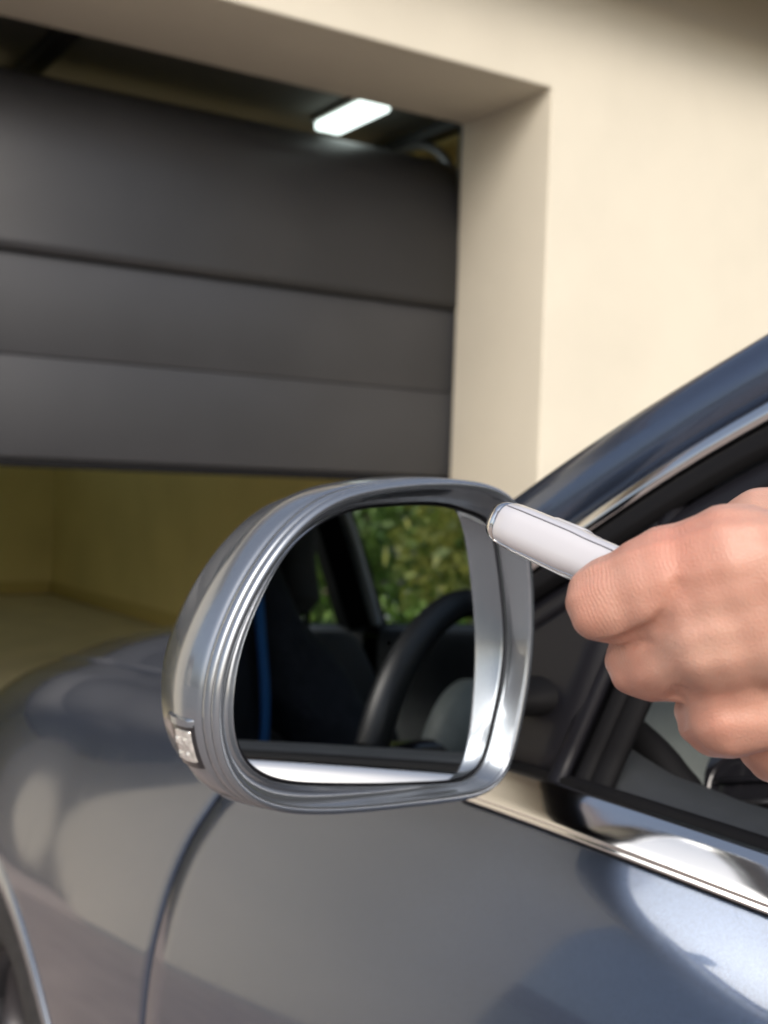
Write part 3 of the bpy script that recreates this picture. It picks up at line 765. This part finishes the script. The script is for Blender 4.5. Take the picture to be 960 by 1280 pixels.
# round side air vent, dark with slats
vc = Vector((.058, .672, .900))
child(lathe('air_vent', vc, (-1, .25, .35), [(.001,.004),(.028,.004),(.036,.007),(.040,.006),(.042,-.006)], 'black_gloss', 40), dash)
for k in (-.016, 0, .016):
    w = math.sqrt(.034**2-k*k); d = Vector((.25, 1, 0)).normalized(); u = Vector((.33, 0, .94))
    p = vc+u*k+Vector((-.008, .002, .003))
    child(tube('vent_slat', [p-d*w, p+d*w], .0022, 'alloy' if k == 0 else 'black_plastic', n=6), dash)
# rubber seal between dashboard end and door
cpart(tube('door_seal', cr([(.15,.800,.985),(.075,.803,.972),(.040,.803,.962),(.008,.803,.945),(-.012,.80,.915),(-.02,.80,.80)], 5), .011, 'rubber', n=10))
cpart(box('side_trim', (.09, .79, .55), (.45, .835, .93), 'black_plastic', width=.01))
# steering wheel
wc = Vector((-.300, .37, .880)); wa = Vector((-.95, 0, .22)).normalized()
sy = Vector((0, 1, 0)); sz = sy.cross(wa)*-1
if sz.z < 0: sz = -sz
WRr = .155
sw = cpart(tube('steering_wheel', [wc+(sy*math.cos(t)+sz*math.sin(t))*WRr for t in np.linspace(0, 2*math.pi, 72, endpoint=False)], .0155, 'leather', n=16, closed=True, flat=(1, 1.15)))
child(lathe('airbag_cover', wc-wa*.03, wa, [(.001,.034),(.05,.031),(.072,.020),(.080,-.005),(.06,-.03)], 'grey_plastic', 40), sw)
for t in (R(5), R(175), R(270)):
    d = sy*math.cos(t)+sz*math.sin(t)
    child(tube('spoke', [wc-wa*.028+d*.05, wc-wa*.014+d*.12, wc+d*.176], [.022, .016, .012], 'black_gloss', n=10, flat=(1, .6)), sw)
cpart(tube('steering_column', [wc-wa*.03, wc-wa*.26], [.045, .06], 'black_plastic', n=16))
# seats
def seat(y, ox=0, oz=0):
    def pad(name, path, widths, thick, m, par=None):
        rows = []
        for i, (x, z) in enumerate(path):
            j = min(i+1, len(path)-1); k = max(i-1, 0); t = Vector((path[j][0]-path[k][0], 0, path[j][1]-path[k][1])).normalized()
            n = Vector((t.z, 0, -t.x)); w = widths[i]; e = thick*(.35 if i in (0, len(path)-1) else 1)
            r = []
            for a in np.linspace(0, 2*math.pi, 28, endpoint=False):
                ca, sa = math.cos(a), math.sin(a)
                r.append(Vector((x+ox, y, z+oz))+Vector((0, 1, 0))*w*math.copysign(abs(ca)**.6, ca)+n*e*math.copysign(abs(sa)**.7, sa)*(1+.35*(abs(ca)**6)))
            rows.append(r)
        return surf(name, rows, m, par, cv=True, caps=True)
    base = cpart(pad('seat', [(p[0], p[1]) for p in cr([(-.50,.40),(-.55,.445),(-.75,.455),(-.98,.42),(-1.06,.39)], 3)], [.20]+[.25]*11+[.22], .07, 'dark_cloth'))
    bk = cr([(-1.00,.40),(-1.04,.55),(-1.10,.78),(-1.17,1.00),(-1.19,1.06)], 3)
    child(pad('backrest', [(p[0], p[1]) for p in bk], list(np.interp(np.linspace(0, 1, len(bk)), [0,.2,.6,.9,1], [.22,.26,.25,.19,.14])), .065, 'dark_cloth'), base)
    hr = cr([(-1.155,1.105),(-1.165,1.14),(-1.172,1.20),(-1.17,1.26),(-1.165,1.285)], 2)
    child(pad('headrest', [(p[0], p[1]) for p in hr], list(np.interp(np.linspace(0, 1, len(hr)), [0,.2,.8,1], [.035,.060,.058,.035])), .040, 'dark_cloth'), base)
    for dy in (-.05, .05): child(tube('headrest_post', [(-1.175+ox, y+dy, 1.02+oz), (-1.16+ox, y+dy, 1.13+oz)], .006, 'alloy', n=8), base)
seat(.37); seat(-.37, .15, -.115)
cpart(box('rear_bench', (-2.0, -.66, .36), (-1.62, .66, .50), 'dark_cloth', width=.05, seg=4))
cpart(prism('rear_backrest', [(-1.98,.45),(-1.84,.45),(-2.08,.98),(-2.2,.98)], 1, -.66, .66, 'dark_cloth', width=.04, seg=4))
cpart(box('centre_console', (-.95, -.11, .26), (.05, .11, .56), 'black_plastic', width=.03, seg=3))

# ================================================================== REMOTE CONTROL
fT, fM = Vector((-.2165, 1.1113, 1.1013)), Vector((-.2587, 1.1049, 1.0895))
fa = (fM-fT).normalized(); fob = empty('remote_control', tuple(fT+fa*.04), 'white remote control with a chrome end cap, held out in the hand', 'remote')
viewv = (fT-CAM).normalized(); fv = (fa.cross(viewv)).normalized(); fv = fv if fv.z > 0 else -fv     # across the narrow side, upwards
fw_ = fa.cross(fv).normalized()
def sect(c, hv, hw, n=44, p=3.2):
    r = []
    for a in np.linspace(0, 2*math.pi, n, endpoint=False):
        ca, sa = math.cos(a), math.sin(a); r.append(c+fv*hv*math.copysign(abs(ca)**(2/p), ca)+fw_*hw*math.copysign(abs(sa)**(2/p), sa))
    return r
body_r = [(.0022,.0066,.0098),(.0024,.0072,.0104),(.0032,.0075,.0108),(.010,.0077,.011),(.030,.0078,.0112),(.036,.0074,.0112),(.045,.0074,.011),(.062,.0068,.0105),(.068,.0050,.008)]
child(surf('shell', [sect(fT+fa*s_, a, b, p=2.7) for s_, a, b in body_r], 'white_plastic', cv=True, caps=True), fob)
cap_r = [(-.0034,.0030,.0050),(-.0030,.0048,.0075),(-.0018,.0063,.0092),(.0,.0069,.0100),(.0016,.0071,.0103),(.0021,.0066,.0098)]
cap = child(surf('end_cap', [sect(fT+fa*s_, a, b, p=2.7) for s_, a, b in cap_r], 'fob_chrome', cv=True, caps=True), fob)
# small raised emblem on the cap: a square frame with a zigzag
em = fT-fa*.0026-fw_*.0+fv*.0015
vw = -fw_ if (-fw_).dot(-viewv) > 0 else fw_
em = fT+fa*.0018+vw*.0099+fv*.0012
def strip(pts, name='emblem'):
    child(tube(name, [em+fv*a+(-fa)*b-vw*.0006*abs(b)*300*.001 for a, b in pts], .00028, 'seam', n=6), cap)
strip([(-.0014,.0),(.0014,.0),(0,.0007),(.0014,.0014),(-.0014,.0014)])
# long seams and the chrome side line
def side_line(name, ang, m, rad, lift=.00005):
    pts = []
    for s_ in np.linspace(.003, .066, 24):
        a_ = np.interp(s_, [r[0] for r in body_r], [r[1] for r in body_r]); b_ = np.interp(s_, [r[0] for r in body_r], [r[2] for r in body_r])
        sg = 1 if vw.dot(fw_) > 0 else -1; p = 2.7; ca, sa = math.cos(ang), math.sin(ang)*sg
        pts.append(fT+fa*s_+fv*(a_+lift)*math.copysign(abs(ca)**(2/p), ca)+fw_*(b_+lift)*math.copysign(abs(sa)**(2/p), sa))
    child(tube(name, pts, rad, m, n=6), fob)
side_line('seam', R(52), 'seam', .00026); side_line('chrome_line', R(142), 'fob_chrome', .00035)
child(surf('button', [sect(fT+fa*s_+fv*.0030, a, .0062, p=3) for s_, a in ((.016,.0035),(.017,.0048),(.0185,.0052),(.028,.0053),(.0295,.0049),(.0305,.0036))], 'white_plastic', cv=True, caps=True), fob)

# ================================================================== THE DRIVER
DX = .07
person = empty('person', (-.67, .38, .45), 'driver in dark clothes reaching a bare hand out of the open car window', 'person')
J = dict(iPIP=(-.2714,1.1188,1.0823), iMCP=(-.2997,1.1022,1.0954), iDIP=(-.2594,1.0816,1.0773), iTIP=(-.2632,1.0642,1.0798),
 mPIP=(-.2690,1.1020,1.0650), mMCP=(-.2937,1.1018,1.0748), mDIP=(-.2620,1.0704,1.0590), mTIP=(-.2676,1.0540,1.0652),
 rPIP=(-.2752,1.0798,1.0490), rMCP=(-.2908,1.0894,1.0537), rDIP=(-.2627,1.0472,1.0454), rTIP=(-.2712,1.0373,1.0537),
 pPIP=(-.2760,1.0526,1.0383), pMCP=(-.2900,1.0671,1.0432), pDIP=(-.2671,1.0255,1.0369), pTIP=(-.2755,1.0232,1.0459),
 w1=(-.3480,1.0440,1.0930), w2=(-.3520,1.0480,1.0800), w3=(-.3500,1.0400,1.0660), wc=(-.3560,1.0330,1.0780),
 tCMC=(-.3300,1.0330,1.0960), tMCP=(-.2640,1.0474,1.1025), tIP=(-.2416,1.0569,1.0886), tTIP=(-.2333,1.0703,1.0800), el=(-.5650,.8650,.9880))
def hand_sdf(P):
    c = lambda a, b, ra, rb: cone(P, J[a], J[b], ra, rb)
    palm = c('iMCP', 'w1', .0125, .0165)
    for a, b, ra, rb in (('mMCP','w2',.0112,.0175), ('rMCP','w3',.0100,.0165), ('pMCP','w3',.0098,.016)): palm = smin(palm, c(a, b, ra, rb), .008)
    palm = smin(palm, cone(P, J['iMCP'], J['mMCP'], .0118, .0122), .010)
    palm = smin(palm, cone(P, J['mMCP'], J['rMCP'], .0088, .0088), .006)
    palm = smin(palm, cone(P, J['tCMC'], J['tMCP'], .0165, .0135), .012)
    palm = smin(palm, cone(P, J['wc'], J['el'], .0260, .040), .03)
    mid_ = lambda a, b: (np.array(J[a])+np.array(J[b]))/2
    palm = smin(palm, cone(P, mid_('iMCP', 'mMCP'), J['w2'], .0112, .0165), .012)
    # knuckle heads stand a little proud
    for n, r, d in (('iMCP', .0105, (-.002,.0025,.0005)), ('mMCP', .0098, (-.0016,.0040,.0)), ('rMCP', .0092, (-.0016,.0036,-.001))):
        palm = smin(palm, np.linalg.norm(P-(np.array(J[n])+d), axis=-1)-r, .007)
    fing = None
    for f, r in (('i', (.0122,.0112,.0100,.0085)), ('m', (.0118,.0103,.0092,.0082)), ('r', (.0100,.0092,.0085,.0078)), ('p', (.0095,.0086,.0078,.0070))):
        a = cone(P, J[f+'MCP'], J[f+'PIP'], r[0], r[1])
        a = smin(a, cone(P, J[f+'PIP'], J[f+'DIP'], r[1]*.97, r[2]), .004); a = smin(a, cone(P, J[f+'DIP'], J[f+'TIP'], r[2], r[3]), .004)
        # fleshy middle of the first phalanx
        m = np.array(J[f+'MCP'])*.5+np.array(J[f+'PIP'])*.5
        a = smin(a, np.linalg.norm(P-m, axis=-1)-r[1]*1.10, .012)
        fing = a if fing is None else smin(fing, a, .0005)
    th = smin(cone(P, J['tMCP'], J['tIP'], .0122, .0108), cone(P, J['tIP'], J['tTIP'], .0108, .0085), .004)
    d = smin(palm, smin(fing, th, .0006), .0030)
    # skin folds: between index and middle finger, and the notch under the middle knuckle
    for pts, r0, r1 in (([(-.2710,1.1215,1.0695),(-.2777,1.1203,1.0718),(-.2844,1.1195,1.0745),(-.2906,1.1200,1.0780),(-.2945,1.1203,1.0818),(-.2964,1.1205,1.0855),(-.2977,1.1203,1.0893)], .0017, .0003),
                        ([(-.2850,1.1060,1.0565),(-.2873,1.1080,1.0585),(-.2890,1.1094,1.0600)], .0014, .0003)):
        g = None; n = len(pts)-1
        for i in range(n):
            q = cone(P, pts[i], pts[i+1], r0+(r1-r0)*i/n, r0+(r1-r0)*(i+1)/n); g = q if g is None else np.minimum(g, q)
        d = -smin(-d, g, .0032)
    # slight unevenness of flesh and tendons
    d = d+.00024*np.sin(P[..., 0]*520+P[..., 2]*310)*np.sin(P[..., 1]*430-P[..., 2]*560)+.00017*np.sin(P[..., 2]*760+P[..., 0]*240)
    return d
hv_, hf_ = surface_nets(hand_sdf, (-.372, 1.0, 1.015), (-.222, 1.145, 1.132), .0009)
def arm_sdf(P):
    Q = P-np.array([DX, 0, 0])
    d = cone(P, J['wc'], J['el'], .0255, .040)
    sh = (-.68+DX, .64, 1.05)
    d = smin(d, cone(P, J['el'], sh, .040, .055), .02)
    d = smin(d, cone(P, sh, (-.72+DX, .47, 1.08), .06, .07), .05)
    d = smin(d, cone(Q, (-.74,.28,1.05), (-.72,.47,1.08), .06, .07), .05)
    d = smin(d, ell(Q, (-.77, .43, .90), (.12, .18, .22)), .06); d = smin(d, ell(Q, (-.82, .39, .62), (.13, .18, .20)), .06)
    d = smin(d, cone(Q, (-.71,.47,1.10), (-.69,.48,1.19), .052, .052), .03)
    d = smin(d, ell(Q, (-.68, .485, 1.245), (.098, .076, .118)), .02)
    d = smin(d, ell(Q, (-.640, .485, 1.195), (.055, .055, .06)), .03)
    d = smin(d, cone(Q, (-.585,.488,1.250), (-.572,.488,1.222), .010, .015), .012)      # nose
    for y in (.408, .562): d = smin(d, ell(Q, (-.69, y, 1.235), (.022, .010, .032)), .006)
    for y in (.455, .515): d = np.maximum(d, -(np.linalg.norm(Q-np.array([-.588, y, 1.258]), axis=-1)-.013))
    d = smin(d, cone(Q, (-.592,.466,1.182), (-.592,.504,1.182), .008, .008), .006)
    for y0, y1 in ((.46, .47), (.30, .27)):
        d = smin(d, cone(Q, (-.82,y0,.54), (-.36,y1,.60), .085, .062), .05); d = smin(d, cone(Q, (-.36,y1,.60), (-.05,y1,.33), .058, .042), .02)
    d = smin(d, cone(Q, (-.74,.28,1.05), (-.60,.20,.83), .055, .042), .03); d = smin(d, cone(Q, (-.60,.20,.83), (-.45,.24,.68), .040, .03), .02)
    return d
bv_, bf_ = surface_nets(lambda P: np.maximum(arm_sdf(P), np.where(P[..., 1] > .8, P[..., 0]+.365, -1)), (-.92, .08, .24), (.16, 1.10, 1.40), .0085)
V = np.concatenate([hv_, bv_]); F = np.concatenate([hf_, bf_+len(hv_)])
# the fine hand mesh and the coarser body meet under the sleeve: tie them there
c0 = np.array(J['wc'])*.93+np.array(J['el'])*.07
ia = np.argsort(np.linalg.norm(hv_-c0, axis=1))[:2]; ib = np.argsort(np.linalg.norm(bv_-c0, axis=1))[:2]+len(hv_)
F = [tuple(q) for q in F]+[(ia[0], ia[1], ib[1], ib[0])]
bodyo = child(new('body', V, F, 'skin'), person)
def near(name, r, off=(0, 0, 0)): return np.exp(-(np.linalg.norm(V-(np.array(J[name])+off), axis=1)/r)**2)
red = np.clip((.75)*near('iMCP', .013, (.006, .012, .004))+.55*near('iPIP', .014)+.45*near('mPIP', .013)+.4*near('rMCP', .014, (0, .01, -.006))+.4*near('rPIP', .016), 0, 1)
wrk = np.clip(.8*near('iPIP', .013)+.35*near('mPIP', .011)+.3*near('iMCP', .015, (.008, .008, .002)), 0, 1)*1.3
for nm, dat in (('red', red), ('wrinkle', wrk)):
    at_ = bodyo.data.attributes.new(nm, 'FLOAT', 'POINT'); at_.data.foreach_set('value', dat.astype(np.float32))
def jacket_sdf(P):
    Q = P-np.array([DX, 0, 0])
    sh = (-.68+DX, .64, 1.05); a = np.array(J['wc']); e = np.array(J['el']); cuff = e+(a-e)*.52
    d = cone(P, cuff, e, .041, .050)
    d = smin(d, cone(P, J['el'], sh, .050, .066), .02)
    d = smin(d, cone(P, sh, (-.72+DX, .47, 1.08), .072, .08), .05); d = smin(d, cone(Q, (-.74,.28,1.05), (-.72,.47,1.08), .072, .08), .05)
    d = smin(d, ell(Q, (-.77, .43, .90), (.135, .195, .24)), .06); d = smin(d, ell(Q, (-.82, .39, .66), (.145, .195, .20)), .06)
    d = smin(d, cone(Q, (-.74,.28,1.05), (-.60,.20,.83), .066, .055), .03); d = smin(d, cone(Q, (-.60,.20,.83), (-.47,.235,.70), .053, .043), .02)
    d = smin(d, cone(Q, (-.715,.47,1.10), (-.705,.475,1.13), .060, .058), .02)
    d = d+.0035*np.sin(P[..., 0]*70+P[..., 2]*45)*np.sin(P[..., 1]*55+P[..., 2]*30)
    return d
v, f = surface_nets(jacket_sdf, (-.92, .05, .44), (-.30, 1.06, 1.24), .0085); child(new('jacket', v, f, 'jacket'), person)
def leg_sdf(P):
    Q = P-np.array([DX, 0, 0])
    d = ell(Q, (-.82, .385, .56), (.15, .19, .14))
    for y0, y1 in ((.46, .47), (.30, .27)):
        d = smin(d, cone(Q, (-.82,y0,.54), (-.36,y1,.60), .096, .074), .05); d = smin(d, cone(Q, (-.36,y1,.60), (-.06,y1,.34), .070, .055), .03)
    return d
v, f = surface_nets(leg_sdf, (-.92, .15, .26), (.16, .60, .72), .010); child(new('trousers', v, f, 'trousers'), person)
def hair_sdf(P):
    Q = P-np.array([DX, 0, 0])
    d = ell(Q, (-.690, .485, 1.262), (.105, .085, .112)); d = np.maximum(d, Q[..., 0]+.615)
    d = np.maximum(d, (1.235-P[..., 2])-(-.68-Q[..., 0])*1.2); return d+.002*np.sin(P[..., 1]*200+P[..., 0]*90)
v, f = surface_nets(hair_sdf, (-.70, .38, 1.10), (-.42, .59, 1.40), .006); child(new('hair', v, f, 'hair'), person)
# bright blue piping down the jacket front
child(tube('jacket_stripe', cr([(x+DX, y, z) for x, y, z in [(-.640,.34,1.06),(-.640,.335,1.0),(-.640,.33,.90),(-.655,.33,.78),(-.675,.33,.66)]], 6), .0065, 'stripe_blue', n=8), person)

# ================================================================== TREES AND NEIGHBOURS
def leaf_cloud(name, blobs, n, size, m, par, seed):
    rg = np.random.RandomState(seed); w = np.array([b[3]*b[4]*b[5] for b in blobs]); w = w/w.sum(); V = np.zeros((n*4, 3))
    ch = rg.choice(len(blobs), n, p=w); dirs = rg.normal(size=(n, 3)); dirs /= np.linalg.norm(dirs, axis=1)[:, None]
    rad = rg.uniform(.35, 1.05, n)**.6; B = np.array(blobs)[ch]
    C = B[:, :3]+dirs*rad[:, None]*B[:, 3:6]
    a = rg.normal(size=(n, 3)); a /= np.linalg.norm(a, axis=1)[:, None]; b = np.cross(a, rg.normal(size=(n, 3))); b /= np.linalg.norm(b, axis=1)[:, None]
    s = (size*rg.uniform(.6, 1.3, n))[:, None]
    V[0::4] = C-a*s; V[1::4] = C+b*s*.45-a*s*.1; V[2::4] = C+a*s; V[3::4] = C-b*s*.45-a*s*.1
    F = np.arange(n*4).reshape(-1, 4)
    return child(new(name, V, F, m, smooth=False), par)
def tree(kind, x, y, h, spread, label, m, seed, n=9000, group=None):
    rg = random.Random(seed); t = empty(kind, (x, y, 0), label, 'tree', group)
    trunk = child(tube('trunk', [(x, y, -.1), (x+.05, y+.03, h*.3), (x-.04, y, h*.6), (x, y, h*.9)], [.14, .11, .07, .02], 'bark', n=10), t)
    blobs = []
    for k in range(16):
        a = rg.uniform(0, 6.28); z = rg.uniform(.18, .95)*h; rr = spread*rg.uniform(.2, .75)*math.sin(math.pi*min(.95, .2+z/h*.75))
        c = (x+rr*math.cos(a), y+rr*math.sin(a), z); s_ = spread*rg.uniform(.28, .45)
        blobs.append((*c, s_, s_, s_*.85))
        child(tube('branch', [(x, y, max(.2, z*.65)), ((x+c[0])/2, (y+c[1])/2, z*.85), c], [.035, .022, .008], 'bark', n=6), trunk)
    leaf_cloud('crown', blobs, n, .055, m, t, seed)
lab = 'leafy green tree beside the driveway, seen in the door mirror through the car windows'
spots = [(-2.2, -5.2, 4.2, 1.5, 'leaf_b'), (-4.3, -5.6, 5.0, 1.7, 'leaf_a'), (-6.4, -6.0, 4.6, 1.7, 'leaf_b'), (-3.3, -7.4, 5.6, 2.0, 'leaf_a'), (-5.6, -8.2, 6.0, 2.2, 'leaf_a'), (-1.0, -7.6, 5.2, 1.9, 'leaf_a')]
for i, (x, y, h, sp, m) in enumerate(spots): tree('tree', x, y, h, sp, lab, m, 20+i, 14000, 'trees beside the driveway')
hedge = empty('hedge', (-4, -4.4, 0), 'low clipped green hedge along the driveway behind the passenger side', 'hedge')
blobs = [(x, -4.3+random.uniform(-.1, .1), random.uniform(.3, .75), .5, .4, .45) for x in np.arange(-9, 0.5, .42)]
leaf_cloud('foliage', blobs, 16000, .045, 'leaf_a', hedge, 3)

nb = empty('neighbour_house', (24, 26, 0), 'pale neighbouring house across the garden, mirrored faintly in the paint of the car', 'house')
w = child(box('wall', (21, 22.5, 0), (28, 30, 4.6), 'house_white', width=.02), nb)
child(prism('roof', [(22.1,4.62),(30.4,4.62),(26.25,7.2)], 0, 20.5, 28.5, 'roof_tile', width=.02), nb)
for yy in (23.6, 26.0, 28.4):
    wd = child(box('window', (20.95, yy-.5, 1.0), (20.995, yy+.5, 2.3), 'black_gloss', width=.01), nb)
